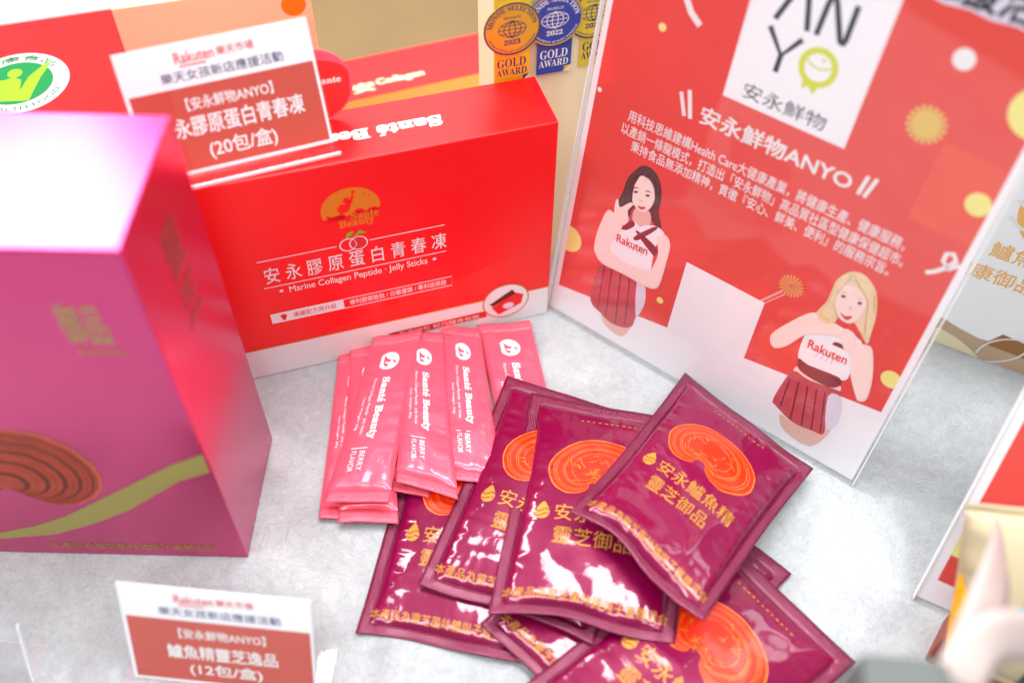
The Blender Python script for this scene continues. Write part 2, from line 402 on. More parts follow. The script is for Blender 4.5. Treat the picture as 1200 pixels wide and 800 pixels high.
WOMAN_DARK = {'hair': [(38.5, 123.6), (42.3, 128.9), (47.9, 130.0), (53.3, 126.8), (56.8, 121.0), (58.4, 113.2), (58.8, 106.4), (62.7, 97.8), (59.7, 96.2), (53.5, 100.1), (43.0, 100.8), (41.6, 91.9), (32.0, 95.0), (32.0, 88.6), (32.7, 99.8), (34.4, 107.8), (35.4, 117.0)], 'neck': [(44.5, 101.6), (53.5, 103.6), (55.2, 94.7), (45.1, 91.9)], 'face': [(39.5, 119.1), (45.2, 123.9), (50.4, 122.9), (53.9, 117.8), (54.4, 110.3), (52.5, 104.5), (49.5, 101.2), (45.4, 101.5), (41.8, 104.6), (39.0, 111.9)], 'lock_a': [(38.5, 123.6), (43.3, 128.1), (42.6, 122.7), (40.7, 116.2), (40.7, 108.4), (41.7, 101.9), (38.3, 104.5), (36.1, 113.9)], 'lock_b': [(42.5, 128.1), (48.2, 129.8), (54.0, 125.5), (57.9, 114.7), (57.0, 108.1), (53.7, 117.7), (49.2, 123.1), (44.3, 123.9)], 'top': [(36.9, 84.8), (44.8, 93.2), (49.5, 91.6), (54.7, 95.3), (61.2, 97.0), (66.3, 93.5), (62.5, 84.9), (62.7, 73.8), (62.9, 65.8), (55.7, 62.0), (44.9, 61.6), (36.4, 62.6), (33.7, 70.7)], 'strap_a': [(49.1, 85.9), (49.8, 88.1), (63.2, 83.5), (63.4, 78.0), (61.6, 77.9)], 'strap_b': [(48.0, 83.4), (58.1, 95.7), (60.3, 95.1), (50.6, 82.0)], 'collar': [(37.0, 84.4), (44.0, 92.8), (46.6, 90.6), (41.8, 84.6)], 'skirt': [(30.9, 53.5), (38.8, 56.0), (56.4, 55.5), (61.7, 55.7), (64.8, 45.5), (64.4, 37.1), (61.7, 29.1), (60.8, 21.0), (55.2, 16.4), (46.0, 14.7), (38.5, 17.6), (31.1, 20.5), (27.8, 29.1), (29.1, 44.3)], 'panel': [(56.6, 54.6), (61.7, 55.7), (64.8, 45.5), (64.4, 37.1), (61.5, 30.0)], 'legs': [(38.4, 18.2), (45.7, 15.7), (55.0, 17.1), (60.2, 21.3), (55.9, 9.1), (43.0, 10.6)], 'arm_a': [(29.8, 92.5), (38.8, 88.5), (37.9, 80.6), (34.5, 71.2), (34.2, 64.2), (32.3, 60.2), (27.1, 58.2), (24.2, 61.5), (24.0, 73.0), (25.5, 83.2), (26.9, 89.5)], 'arm_b': [(25.9, 59.5), (33.9, 65.4), (44.7, 62.4), (62.1, 65.4), (65.0, 71.3), (66.0, 81.3), (62.8, 90.6), (66.9, 94.7), (70.9, 89.7), (71.4, 77.0), (71.1, 61.3), (68.8, 56.4), (63.0, 54.5), (46.5, 54.6), (31.8, 54.0)], 'hand': [(31.8, 94.3), (31.5, 100.1), (32.8, 101.7), (35.1, 97.1), (40.7, 103.3), (42.9, 103.4), (40.3, 97.5), (42.3, 91.9), (39.2, 86.6), (33.4, 87.1)], 'eye_a': [(41.1, 110.9), (42.0, 112.4), (43.7, 112.5), (42.7, 111.0)], 'eye_b': [(48.5, 112.4), (49.5, 113.8), (51.4, 113.7), (50.2, 112.3)], 'brow_a': [(40.3, 112.8), (41.8, 114.7), (43.8, 114.7), (41.9, 114.1)], 'brow_b': [(47.6, 114.6), (49.3, 116.1), (51.7, 116.0), (49.4, 115.5)], 'mouth': [(45.3, 104.1), (47.4, 104.3), (50.5, 105.6), (49.3, 103.2), (47.0, 102.7)], 'nose': [(45.6, 108.7), (46.8, 107.9), (48.0, 108.8), (47.3, 107.4), (45.6, 107.4)], 'pl1': [(33.0, 52.7), (35.0, 20.7), (35.6, 20.5), (33.8, 53.2)], 'pl2': [(38.3, 53.8), (41.7, 16.4), (42.5, 16.4), (39.2, 53.9)], 'pl3': [(44.7, 54.5), (49.0, 16.7), (49.8, 16.7), (45.6, 54.7)], 'pl4': [(51.2, 54.4), (55.6, 18.8), (56.3, 19.0), (52.0, 54.5)]}
WOMAN_FAIR = {'hair': [(162.7, 113.1), (163.3, 120.0), (167.6, 127.1), (173.6, 129.2), (179.9, 126.3), (184.4, 120.7), (188.1, 110.0), (189.6, 99.4), (190.2, 91.9), (185.9, 95.0), (179.2, 100.4), (171.9, 98.7), (166.0, 93.0), (160.7, 92.2), (160.2, 95.8), (162.7, 104.6)], 'legs': [(163.7, 18.6), (173.1, 17.4), (185.2, 20.7), (193.1, 27.4), (187.0, 8.1), (169.7, 8.8)], 'waist': [(162.1, 56.1), (170.2, 53.5), (181.6, 54.6), (187.1, 58.5), (188.1, 54.9), (181.4, 50.5), (168.3, 49.1), (161.6, 51.0)], 'skirt': [(161.2, 52.2), (170.8, 51.7), (188.0, 55.2), (189.6, 51.6), (186.0, 42.3), (190.6, 22.5), (183.8, 19.7), (172.1, 17.8), (159.7, 22.7), (157.0, 25.4), (158.3, 40.2)], 'panel': [(183.8, 48.5), (190.0, 51.9), (193.7, 43.4), (194.6, 32.7), (190.1, 26.4)], 'top': [(162.4, 89.7), (168.9, 93.9), (187.1, 91.8), (188.9, 78.8), (188.8, 70.5), (188.2, 63.6), (178.1, 59.7), (162.5, 60.8), (159.5, 67.2), (159.4, 79.6)], 'band': [(161.3, 62.0), (167.5, 61.0), (184.9, 63.5), (186.8, 58.3), (181.8, 54.1), (170.2, 53.5), (163.0, 55.6)], 'collar': [(162.5, 91.7), (166.8, 95.5), (170.9, 95.1), (168.2, 91.4)], 'strap_a': [(174.3, 81.3), (176.1, 84.1), (183.9, 83.6), (186.1, 80.0), (182.9, 82.0), (177.5, 81.4)], 'face': [(165.2, 112.8), (167.6, 118.9), (174.7, 120.4), (180.7, 116.6), (182.0, 109.9), (180.4, 102.2), (177.2, 98.2), (171.9, 98.7), (167.0, 104.4)], 'lock_a': [(162.7, 113.1), (164.3, 121.5), (169.1, 127.1), (167.6, 118.9), (165.7, 112.1), (167.1, 103.4), (171.2, 97.3), (168.2, 91.4), (161.2, 92.9), (163.2, 103.0)], 'lock_b': [(169.1, 127.1), (176.1, 128.5), (183.4, 122.0), (187.5, 111.5), (189.6, 97.4), (187.7, 94.2), (184.5, 105.8), (181.5, 116.2), (175.9, 121.1)], 'arm_a': [(142.5, 64.4), (143.6, 71.4), (153.2, 87.8), (159.7, 94.9), (163.7, 91.5), (171.6, 92.0), (174.2, 88.3), (169.0, 84.9), (159.7, 78.8), (152.4, 65.6), (146.4, 60.2)], 'arm_b': [(189.0, 91.1), (193.9, 90.4), (200.2, 74.2), (202.5, 59.9), (200.0, 55.9), (197.1, 57.1), (189.5, 68.8), (185.7, 78.7), (180.1, 85.2), (173.9, 89.1), (177.4, 92.4), (183.3, 89.3)], 'hand': [(166.9, 90.6), (171.8, 94.7), (175.5, 91.2), (178.1, 94.9), (183.4, 93.3), (185.2, 84.5), (181.3, 81.9), (177.0, 87.1), (172.9, 87.5), (169.3, 86.1)], 'eye_a': [(168.1, 111.5), (169.1, 112.9), (170.7, 112.6), (169.6, 111.1)], 'eye_b': [(177.0, 112.3), (177.8, 113.7), (179.5, 113.3), (178.4, 111.8)], 'brow_a': [(167.5, 113.2), (168.8, 114.8), (170.7, 114.6), (169.0, 114.2)], 'brow_b': [(176.0, 114.5), (177.3, 115.9), (179.3, 115.4), (177.6, 115.1)], 'mouth': [(171.2, 102.4), (174.3, 101.6), (177.6, 103.7), (176.4, 100.2), (173.8, 100.1)], 'nose': [(174.1, 108.8), (175.6, 107.4), (176.5, 108.4), (175.8, 106.8), (174.5, 106.7)], 'pl1': [(160.6, 46.3), (161.8, 24.3), (162.8, 24.1), (161.6, 46.4)], 'pl2': [(165.7, 46.6), (170.0, 18.6), (171.0, 18.7), (166.9, 46.7)], 'pl3': [(171.1, 47.1), (177.1, 18.8), (178.0, 19.0), (172.2, 47.2)], 'pl4': [(176.2, 48.5), (183.0, 19.5), (183.9, 19.8), (177.3, 48.6)], 'pl5': [(180.8, 49.6), (188.0, 21.5), (188.9, 21.9), (181.9, 50.0)]}

# ------------------------------------------------------------------ the table and the ground beyond
def setting(name, F, u0, u1, v0, v1, w0, w1, m, bev):
    o = add_box(name, F, u0, u1, v0, v1, w0, w1, m, None, bev); o['kind'] = 'structure'; return o
GROUND = Plane((0, 0, 0), (1, 0, 0), (0, 1, 0))
setting('tabletop', GROUND, -900, 900, -500, 690, -30, 0, M['table'], 2)
fl = setting('floor', Plane((0, 0, -.75), (1, 0, 0), (0, 1, 0)), -6000, 6000, -6000, 6000, -50, 0, M['floor'], 0)

# ------------------------------------------------------------------ red carton of jelly sticks
def santé(F, u0, v0, u1, v1, w, m, parent, step=None):
    """heavy serif two-word wordmark with its acute accent"""
    o = text('Sante Beauty', F, (u0, v0, u1, v1), w, m, parent, bold=.034, serif=True, step=step)
    L = u1 - u0; H = v1 - v0
    shape('accent', F, [[(u0 + L * .372, v0 + H * .86), (u0 + L * .392, v0 + H * .86), (u0 + L * .418, v0 + H * 1.06), (u0 + L * .382, v0 + H * 1.06)]], w, m, o)
    return o

def crest(F, cx, cy, r, w, m, ground, parent, step=None, words=True):
    """round sun-and-wave emblem"""
    o = shape('emblem', F, [ell(cx, cy, r, r * .93, 40, -22, 202)], w, m, parent, step)
    N = lambda pts: [(cx + x * r, cy + y * r) for x, y in pts]
    fig = [N([(-.35, -.15), (-.46, .08), (-.32, .28), (-.16, .24), (-.05, .38), (.05, .28), (0, .08), (-.1, -.08)]), ell(cx - .1 * r, cy + .4 * r, .13 * r, n=12),
           N([(-.02, .3), (.1, .62), (.16, .6), (.08, .24)]), ell(cx + .16 * r, cy + .72 * r, .08 * r, n=6), ell(cx + .5 * r, cy + .56 * r, .05 * r, n=6), ell(cx + .66 * r, cy + .44 * r, .04 * r, n=6),
           N([(-.34, -.12), (-.6, -.25), (-.86, -.08), (-.8, -.3), (-.96, -.42), (-.65, -.44), (-.28, -.42), (-.2, -.2)])]
    wv = [N([(-.02, -.42), (.02, -.2), (.18, -.04), (.38, -.05), (.47, -.2), (.33, -.18), (.28, -.3), (.42, -.42)]), N([(.42, -.44), (.48, -.24), (.62, -.1), (.82, -.08), (.92, -.24), (.78, -.22), (.73, -.34), (.88, -.44)])]
    shape('emblem_wave', F, wv, w + .06, ground, o, step)
    shape('emblem_figure', F, fig, w + .06, ground, o, step)
    return o

RO = (.02287, .42363, 0)
F = yawed(RO, 17.687)
red = thing('jelly_stick_carton', 'red carton with sun emblem and white lettering standing behind the pink sticks', 'carton', RO)
Wd, Ht, Dp = 235, 154.5, 42
add_box('carton_body', F, -Wd, 0, 0, Ht, -Dp, 0, M['red_card'], red, .7)
band_o = shape('white_band', F, [rect(-Wd + .6, .6, -.6, 25.6)], .1, M['pale_card'], red)
shape('gold_rule', F, [rect(-Wd + .6, 25.2, -.6, 26.1)], .16, M['orange_ink'], red)
sw = [(-.8, 26.2), (-.8, 78)] + [(-.8 - 130 * t, 78 - 46 * t ** .62) for t in [i / 14 for i in range(1, 15)]] + [(-150, 26.2)]
shape('swoosh', F, [sw], .1, M['swoosh_red'], red)
em = crest(F, -115.6, 122.5, 16.0, .2, M['orange_ink'], M['red_card'], red)
text('Sante', F, (-116, 114.6, -101, 119.6), .32, M['orange_ink'], em, bold=.02, serif=True)
text('Beauty', F, (-123, 108.6, -104, 115.2), .3, M['orange_ink'], em, bold=.02, serif=True)
shape('emblem_ground', F, [[(-133, 106), (-98, 106), (-97, 119.5), (-101, 120.4), (-106, 119), (-112, 120.4), (-118, 118), (-124, 119.4), (-133, 117.4)]], .26, M['red_card'], em)
shape('rule', F, [rect(-170, 96.7, -126.5, 97.3), rect(-108, 96.7, -65, 97.3)], .15, M['white_ink'], red)
shape('rule', F, [rect(-170, 75.7, -65, 76.3)], .15, M['white_ink'], red)
fr = shape('fruit_icon', F, ring(-120, 96.6, 4.2, 4.9, 24) + ring(-114.2, 96.6, 4.6, 5.2, 24), .2, M['white_ink'], red)
shape('fruit', F, [ell(-114.2, 96.6, 4.0, n=20)], .2, M['red_label'], fr)
shape('leaf', F, [[(-121, 101.5), (-117.5, 103.4), (-115.5, 106.4), (-119.5, 105.6)], [(-116.6, 102), (-112.4, 103.4), (-108.8, 103.2), (-112.6, 106.2)]], .22, M['leaf_ink'], fr)
text('安 永 膠 原 蛋 白 青 春 凍', F, (-168, 78.8, -64.6, 91.2), .15, M['white_ink'], red, bold=.004)
text('Marine Collagen Peptide · Jelly Sticks', F, (-156.5, 67.6, -76.5, 74.0), .15, M['white_ink'], red, bold=.006)
for bx in (-161, -72.2): shape('bullet', F, [ell(bx, 71.5, 1.1, n=12)], .15, M['white_ink'], red)
bn = shape('claim_strip', F, [rect(-170.5, 45.8, -128, 54)], .15, M['white_ink'], red)
shape('strip_frame', F, band([(-128, 46), (-62.6, 46), (-62.6, 53.8), (-128, 53.8)], .6), .15, M['white_ink'], bn)
shape('strip_icon', F, [ell(-163.2, 50.6, 1.9, 1.7, 14), rect(-164.2, 47.2, -162.2, 49.2)], .22, M['red_label'], bn)
text('美麗配方再升級', F, (-157.5, 47.8, -132.5, 52.2), .22, M['red_label'], bn)
text('專利膠原胜肽 / 白藜蘆醇 / 專利玻尿酸', F, (-124.5, 47.8, -66, 52.2), .2, M['white_ink'], bn, bold=.004)
bd = shape('picture_badge', F, [ell(-28.6, 21.2, 14.8, 14.8, 48)], .3, M['pale_card'], red)
shape('badge_rim', F, ring(-28.6, 21.2, 14.3, 15.1), .36, M['gold_ink'], bd)
shape('open_box_picture', F, [[(-38, 17.5), (-33.5, 9.5), (-18.5, 16), (-17, 24), (-22, 27)]], .38, M['red_label'], bd)
shape('open_box_lid', F, [[(-39.5, 20.5), (-37, 18.5), (-22.2, 26.6), (-24.6, 30.6)]], .42, M['mush_dark'], bd)
shape('open_box_label', F, [ell(-27, 16.4, 3.6, 2.8, 20)], .42, M['lilac'], bd)
rb = shape('red_ribbon', F, [[(-104, 8.6), (-41, 9.6), (-42, 15.6), (-104, 14.6)]], .2, M['red_label'], red)
text('每盒20包 輕巧隨身包裝', F, (-98, 10.2, -46, 13.8), .28, M['white_ink'], rb)
T = Plane(F(0, Ht, 0), F.ux, (-F.n))
santé(T.turned(0, 0, 180), 59.6, -25.4, 141, -15.4, .12, M['white_ink'], red)

# ------------------------------------------------------------------ price cards in clear holders
def price_card(name, label, O, yaw, lines, m_panel, lean=20.8, extra=0):
    F = yawed(O, yaw, lean); t = thing(name, label, 'price card', O, 'small price cards in clear holders')
    add_box('acrylic_front', F, -1.5 - extra, 93.5 + extra, .4, 65.2, .3, 1.9, M['acrylic'], t, .25)
    G = yawed(O, yaw, 0)
    add_box('acrylic_lip', G, -1.5 - extra, 93.5 + extra, .1, 2.2, -24, 9, M['acrylic'], t, .3)
    add_box('lip_edge', G, -1.5 - extra, 93.5 + extra, .15, 2.1, 9.05, 9.8, M['acrylic_edge'], t, .2)
    c = add_box('card', F, 0, 92, 1.2, 64.5, -.5, 0, M['white_paper'], t, 0)
    shape('colour_panel', F, [rect(2, 3.2, 90.6, 43.8)], .06, m_panel, c)
    shape('wordmark', F, band([(28.5, 53.6), (41, 53.6)], .7), .1, M['red_label'], c)
    text('Rakuten', F, (27, 55, 45.5, 60), .1, M['red_label'], c, bold=.012)
    text('樂天市場', F, (46.8, 55.2, 64.5, 59.6), .1, M['red_label'], c, bold=.004)
    text('樂天女孩新店應援活動', F, (18.5, 46.6, 77, 51.8), .1, M['navy_ink'], c, bold=.003)
    text(lines[0], F, (26.5, 32.2, 68.6, 38.4), .12, M['white_ink'], c, bold=.014)
    text(lines[1], F, lines[3], .12, M['white_ink'], c, bold=.02)
    text(lines[2], F, lines[4], .12, M['white_ink'], c, bold=.018)
    return t, F
t1, F1 = price_card('price_card', 'small price card in a clear holder tilted on top of the red carton', (-.1792, .368, .1548), 21.8,
           ['【安永鮮物ANYO】', '安永膠原蛋白青春凍', '(20包/盒)', (10.5, 19.6, 81.6, 29.4), (31.5, 6.2, 65, 16.2)], M['brick_label'])
t2, F2 = price_card('price_card', 'small price card in a clear holder at the front below the magenta carton', (-.1839, .1794, .0003), -4.9,
           ['【安永鮮物ANYO】', '鱸魚精靈芝逸品', '(12包/盒)', (19.6, 18.4, 73.6, 27.4), (29.5, 6.6, 65.2, 15.6)], M['brick_label'], extra=3.5)

# ------------------------------------------------------------------ magenta carton in the foreground
KO = (-.13988, .24587, 0)
F = yawed(KO, -.36)
mg = thing('gift_carton', 'magenta carton with a mushroom picture and gold wave in the left foreground', 'carton', KO)
KH, KW, KD = 234.8, 180, 77
add_box('carton_body', F, -KW, 0, 0, KH, -KD, 0, M['magenta_front'], mg, 1.0)
top = [(-KW + 1, 20), (-150, 19.5), (-126, 22), (-104, 30.5), (-85, 41), (-64, 57), (-40, 75.5), (-18, 92.5), (-1.1, 102.4)]
bot = [(-1.1, 86.9), (-18, 78), (-34, 63.5), (-50, 49), (-72, 34.5), (-96, 22), (-124, 16.2), (-150, 13.5), (-KW + 1, 13)]
shape('gold_wave', F, [top + bot], .12, M['olive_gold'], mg)
mo = [(-150, 112), (-128, 121), (-105, 122), (-87.6, 119.6), (-71.4, 116.0), (-60, 104.6), (-54.6, 90), (-54.4, 80), (-57.5, 69), (-63.5, 61), (-72, 55), (-80.5, 52.6), (-88, 54.4), (-95, 60), (-104, 69), (-112, 62), (-126, 56), (-146, 66), (-156, 90)]
mh = shape('mushroom_picture', F, [mo], .14, M['mush_brown'], mg)
nc = (-104, 70)
for k, (t0, t1_) in enumerate([(.975, 1.0), (.90, .925), (.85, .858), (.76, .80), (.70, .708), (.60, .65), (.53, .538), (.42, .47), (.34, .348), (.2, .26)]):
    A = [(nc[0] + (a - nc[0]) * t0, nc[1] + (b - nc[1]) * t0) for a, b in mo]; B = [(nc[0] + (a - nc[0]) * t1_, nc[1] + (b - nc[1]) * t1_) for a, b in mo]
    n = len(mo)
    shape('growth_ring', F, [[A[i], B[i], B[(i + 1) % n], A[(i + 1) % n]] for i in range(n)], .2, M['mush_glow'] if k in (0,) else M['mush_dark'], mh)
text('本產品為靈芝菌絲體與子實體混合', F, (-102.6, 7.6, -14.4, 13.6), .14, M['gold_ink'], mg, bold=.006)
eg = text('御品', F, (-35.5, 182, -17.5, 205), .14, M['olive_gold'], mg, bold=.01, name='emblem')
text('ANYONG', F, (-34, 174.5, -15, 178.5), .14, M['gold_ink'], eg, bold=.01)
KS = Plane(F(0, 0, 0), -F.n, F.uv)
for k, ch in enumerate('靈芝'):
    text(ch, KS, (30, 184 - 30 * k, 49, 209 - 30 * k), .14, M['faint_gold'], mg, bold=.004, name='side_lettering')

# ------------------------------------------------------------------ poster in a clear stand
PO = (.023115, .42941, .0004)
F = yawed(PO, -36.986, 9.698)
ps = thing('display_poster', 'large red poster with two printed cheerleaders in a clear stand', 'poster', PO)
G = yawed(PO, -36.986, 0)
PH = 303
add_box('poster_sheet', F, 1.5, 215.5, 1.2, PH - 2, -.5, 0, M['white_paper'], ps, 0)
add_box('acrylic_front', F, 0, 217, .2, PH, 1.0, 3.0, M['acrylic'], ps, .3)
add_box('side_edge', F, -.7, -.05, .2, PH, -1.2, 3.0, M['acrylic_edge'], ps, .2)
add_box('side_edge', F, 217.05, 217.7, .2, PH, -1.2, 3.0, M['acrylic_edge'], ps, .2)
add_box('acrylic_foot', G, 2, 215, .1, 3, -80, -4, M['acrylic'], ps, .3)
edge = [(5, 21)] + [(5 + 207 * i / 10, 21 + 35 * i / 10) for i in range(1, 10)] + [(212, 56)]
shape('red_ground', F, [edge + [(212, PH - 6), (5, PH - 6)]], .05, M['hazed_red_poster'], ps)
lg = shape('logo_panel', F, [rect(76, 187, 141.8, 262)], .1, M['white_paper'], ps)
shape('logo_letters', F, [p for st in ([(90.2, 232.6), (97.4, 252)], [(101.2, 252), (106.4, 232.6)], [(89, 228.6), (98.2, 217.4), (105.8, 228.2)], [(98.2, 217.8), (98, 208.8)],
      [(111, 232.6), (111.8, 247), (112.4, 251), (114, 251.6), (115.4, 249.6), (121.8, 235), (122.8, 233.4), (124, 233.2), (124.7, 235.2), (124.9, 251.4)]) for p in band(st, 2.7)], .14, M['dark_ink'], lg)
shape('logo_ring', F, ring(117, 218.8, 6.6, 9.6), .14, M['lime_ink'], lg)
shape('logo_smile', F, band([(110.6, 221), (114, 218.8), (118, 218.2), (123.6, 220.6)], .9) + [ell(118.6, 223, .9, n=10)] + [[(111.6, 212), (112.6, 206.4), (115, 208.8), (118.6, 205.6), (120, 210)]], .15, M['lime_ink'], lg)
text('安永鮮物', F, (85.6, 190.4, 129.4, 198.6), .14, M['dark_ink'], lg)
text('安永鮮物ANYO', F, (67.6, 167.6, 151, 177.6), .1, M['white_ink'], ps, bold=.022)
text('用科技思維建構Health Care大健康產業，將健康生產、健康服務，', F, (27.6, 150.4, 186, 157.6), .1, M['white_ink'], ps, bold=.008)
text('以產銷一條龍模式，打造出「安永鮮物」高品質社區型健康保健超市。', F, (25.2, 141.9, 188.6, 149), .1, M['white_ink'], ps, bold=.008)
text('秉持食品無添加精神，貫徹『安心、鮮美、便利』的服務宗旨。', F, (33.2, 134.0, 184.4, 141.0), .1, M['white_ink'], ps, bold=.008)
for pts, wd in ([(53.9, 179.4), (58.8, 167.4)], 2.1), ([(58.2, 182.2), (62.4, 167.4)], 2.3), ([(155.8, 168.4), (157.4, 179.2)], 2.0), ([(159, 168.2), (161.6, 179.8)], 2.0), ([(42, 236), (43.6, 227), (48.6, 220), (54.8, 215.6)], 3.4):
    shape('accent_stroke', F, band(pts, wd), .1, M['white_ink'], ps)
shape('accent_stroke', F, band([(199.6, 145.6), (203, 148), (208, 154), (209.4, 158.2), (207, 161), (204.2, 159.4), (204.4, 155.2), (208, 152.4), (212, 157)], 2.2), .1, M['white_ink'], ps)
for cx, cy, r, k in ((35.4, 207.3, 2.2, 'yellow_ink'), (7.2, 160.6, 1.4, 'white_ink'), (174.6, 246.4, 4.8, 'white_ink'), (206.4, 188.6, 5.8, 'yellow_ink'), (73.8, 50.2, 2.2, 'yellow_ink'), (5.9, 58.6, 9.2, 'yellow_ink')):
    pts = ell(cx, cy, r, n=32); shape('dot', F, [[(min(max(a, 5), 212), b) for a, b in pts]], .09, M[k], ps)
shape('dot', F, [[(min(a, 212), b) for a, b in ell(208.6, 78.6, 5.4, n=32)]], .09, M['yellow_ink'], ps)
shape('dot', F, [[(min(a, 212), b) for a, b in ell(210.5, 236, 11.5, n=32)]], .09, M['yellow_ink'], ps)
def burst(cx, cy, r, n, core):
    ps_ = []
    for i in range(n):
        a = 2 * math.pi * i / n; d = math.pi / n * (.62 if core > .4 else .42)
        ps_.append([(cx + math.cos(a - d) * r * core, cy + math.sin(a - d) * r * core), (cx + math.cos(a - d) * r, cy + math.sin(a - d) * r), (cx + math.cos(a) * r * 1.05, cy + math.sin(a) * r * 1.05), (cx + math.cos(a + d) * r, cy + math.sin(a + d) * r), (cx + math.cos(a + d) * r * core, cy + math.sin(a + d) * r * core)])
    o = shape('burst', F, ps_, .1, M['straw_ink'], ps)
    if core > .4: shape('burst_core', F, [ell(cx, cy, r * (core + .12), n=28)], .13, M['straw_ink'], o)
burst(171.6, 213.6, 8.8, 18, .62); burst(142.6, 102.6, 6.6, 20, .12)
shape('streak', F, band([(139, 97), (124, 76)], 1.0) + band([(141, 96), (127, 77)], .6), .08, M['skin_shade'], ps)
shape('orange_reflection', F, [[(181, 168), (212, 168), (212, 208), (182, 210)]], .07, M['coral_reflection'], ps)  # orange reflection in the acrylic, painted as a flat patch on the sheet
tp = text('新店應援活動', F, (118, 267, 208, 283), .12, M['dark_ink'], ps, bold=.03, name='headline')
shape('headline_ground', F, [[(114, 266), (122, 264.6), (130, 265.8), (140, 264.4), (150, 265.8), (158, 264.6), (168, 265.8), (178, 264.8), (188, 266), (198, 264.8), (211, 266), (211, 286), (114, 286)]], .1, M['lilac'], tp)
shape('blank_label', F, [rect(83, 34.5, 132.6, 84.6)], .1, M['white_paper'], ps)

def printed_figure(name, D, order, cols, words, strand='grey_ink'):
    base = None; w = .11
    for k in order:
        o = shape('pleat' if k in ('pl1', 'pl2', 'pl3', 'pl4', 'pl5') else k.rstrip('_ab'), F, [D[k] if k[:2] == 'pl' else smooth_closed(D[k], 3)], w, M[cols[k]], base or ps) if base or k == order[0] else None
        if base is None: base = o; o.name = name
        w += .012
        if k in ('arm_a', 'arm_b', 'face', 'hand'):       # the printed body tone, rim darker than the middle
            c = [sum(p[i] for p in D[k]) / len(D[k]) for i in (0, 1)]
            o2 = smooth_closed([(c[0] + (a - c[0]) * .93 - .25, c[1] + (b - c[1]) * .95 + .35) for a, b in D[k]], 3)
            shape('skin_tone', F, [o2], w, M['skin_light'], base); w += .012
        if k in ('hair', 'lock_a', 'lock_b'):
            rd = random.Random(len(k) * 7 + int(D[k][0][0])); st = []
            xs = [p[0] for p in D[k]]; ys = [p[1] for p in D[k]]
            for q in range(26):
                i = rd.randrange(len(D[k])); a, b = D[k][i]; c2, d2 = D[k][(i + 1) % len(D[k])]
                mx, my = sum(xs) / len(xs), sum(ys) / len(ys); t0 = rd.uniform(.72, .97); f = rd.random()
                p0 = (mx + (a - mx) * t0, my + (b - my) * t0); p1 = (mx + (c2 - mx) * t0, my + (d2 - my) * t0)
                st += band([p0, ((p0[0] + p1[0]) / 2, (p0[1] + p1[1]) / 2), p1], .22)
            shape('hair_strand', F, st, w, M[strand], base); w += .012
        if k == 'skirt':
            xs = [p[0] for p in D[k]]; lo, hi = min(xs), max(xs); ys = [p[1] for p in D[k]]; t, bt = max(ys), min(ys)
        if k == 'top':
            c = [sum(p[i] for p in D[k]) / len(D[k]) for i in (0, 1)]
            shape('fold', F, [[(c[0] - 6 + 3 * j, c[1] - 7), (c[0] - 5.4 + 3 * j, c[1] - 7), (c[0] - 3.4 + 2.4 * j, c[1] - 1), (c[0] - 3.7 + 2.4 * j, c[1] - 1)] for j in range(4)], w, M['lilac_shade'], base); w += .012
    a, b, ang, h = words
    Q = F.turned(a, b, ang)
    text('Rakuten', Q, (0, 0, h, h * .26), w + .02, M['red_label'], base, bold=.012)
common = {'neck': 'skin_shade', 'face': 'skin', 'legs': 'skin_shade', 'arm_a': 'skin', 'arm_b': 'skin', 'hand': 'skin', 'waist': 'skin', 'skirt': 'skirt', 'panel': 'lilac', 'top': 'white_paper', 'strap_a': 'maroon', 'strap_b': 'maroon', 'collar': 'maroon', 'band': 'maroon',
          'eye_a': 'grey_ink', 'eye_b': 'grey_ink', 'brow_a': 'hair_dark', 'brow_b': 'hair_dark', 'mouth': 'lip', 'nose': 'skin_shade', 'pl1': 'maroon', 'pl2': 'maroon', 'pl3': 'maroon', 'pl4': 'maroon', 'pl5': 'maroon'}
printed_figure('printed_woman', WOMAN_DARK, ['hair', 'neck', 'legs', 'skirt', 'pl1', 'pl2', 'pl3', 'pl4', 'panel', 'top', 'strap_b', 'strap_a', 'collar', 'face', 'lock_a', 'lock_b', 'eye_a', 'eye_b', 'brow_a', 'brow_b', 'nose', 'mouth', 'arm_b', 'arm_a', 'hand'],
               dict(common, hair='hair_dark', lock_a='hair_dark', lock_b='hair_dark'), (37.6, 74.2, 4, 21))
printed_figure('printed_woman', WOMAN_FAIR, ['hair', 'legs', 'waist', 'skirt', 'pl1', 'pl2', 'pl3', 'pl4', 'pl5', 'panel', 'top', 'band', 'collar', 'strap_a', 'face', 'lock_a', 'lock_b', 'eye_a', 'eye_b', 'brow_a', 'brow_b', 'nose', 'mouth', 'arm_b', 'arm_a', 'hand'],
               dict(common, hair='hair_fair', lock_a='hair_fair', lock_b='hair_fair', brow_a='skin_shade', brow_b='skin_shade'), (163, 71.6, 5, 22), 'straw_ink')

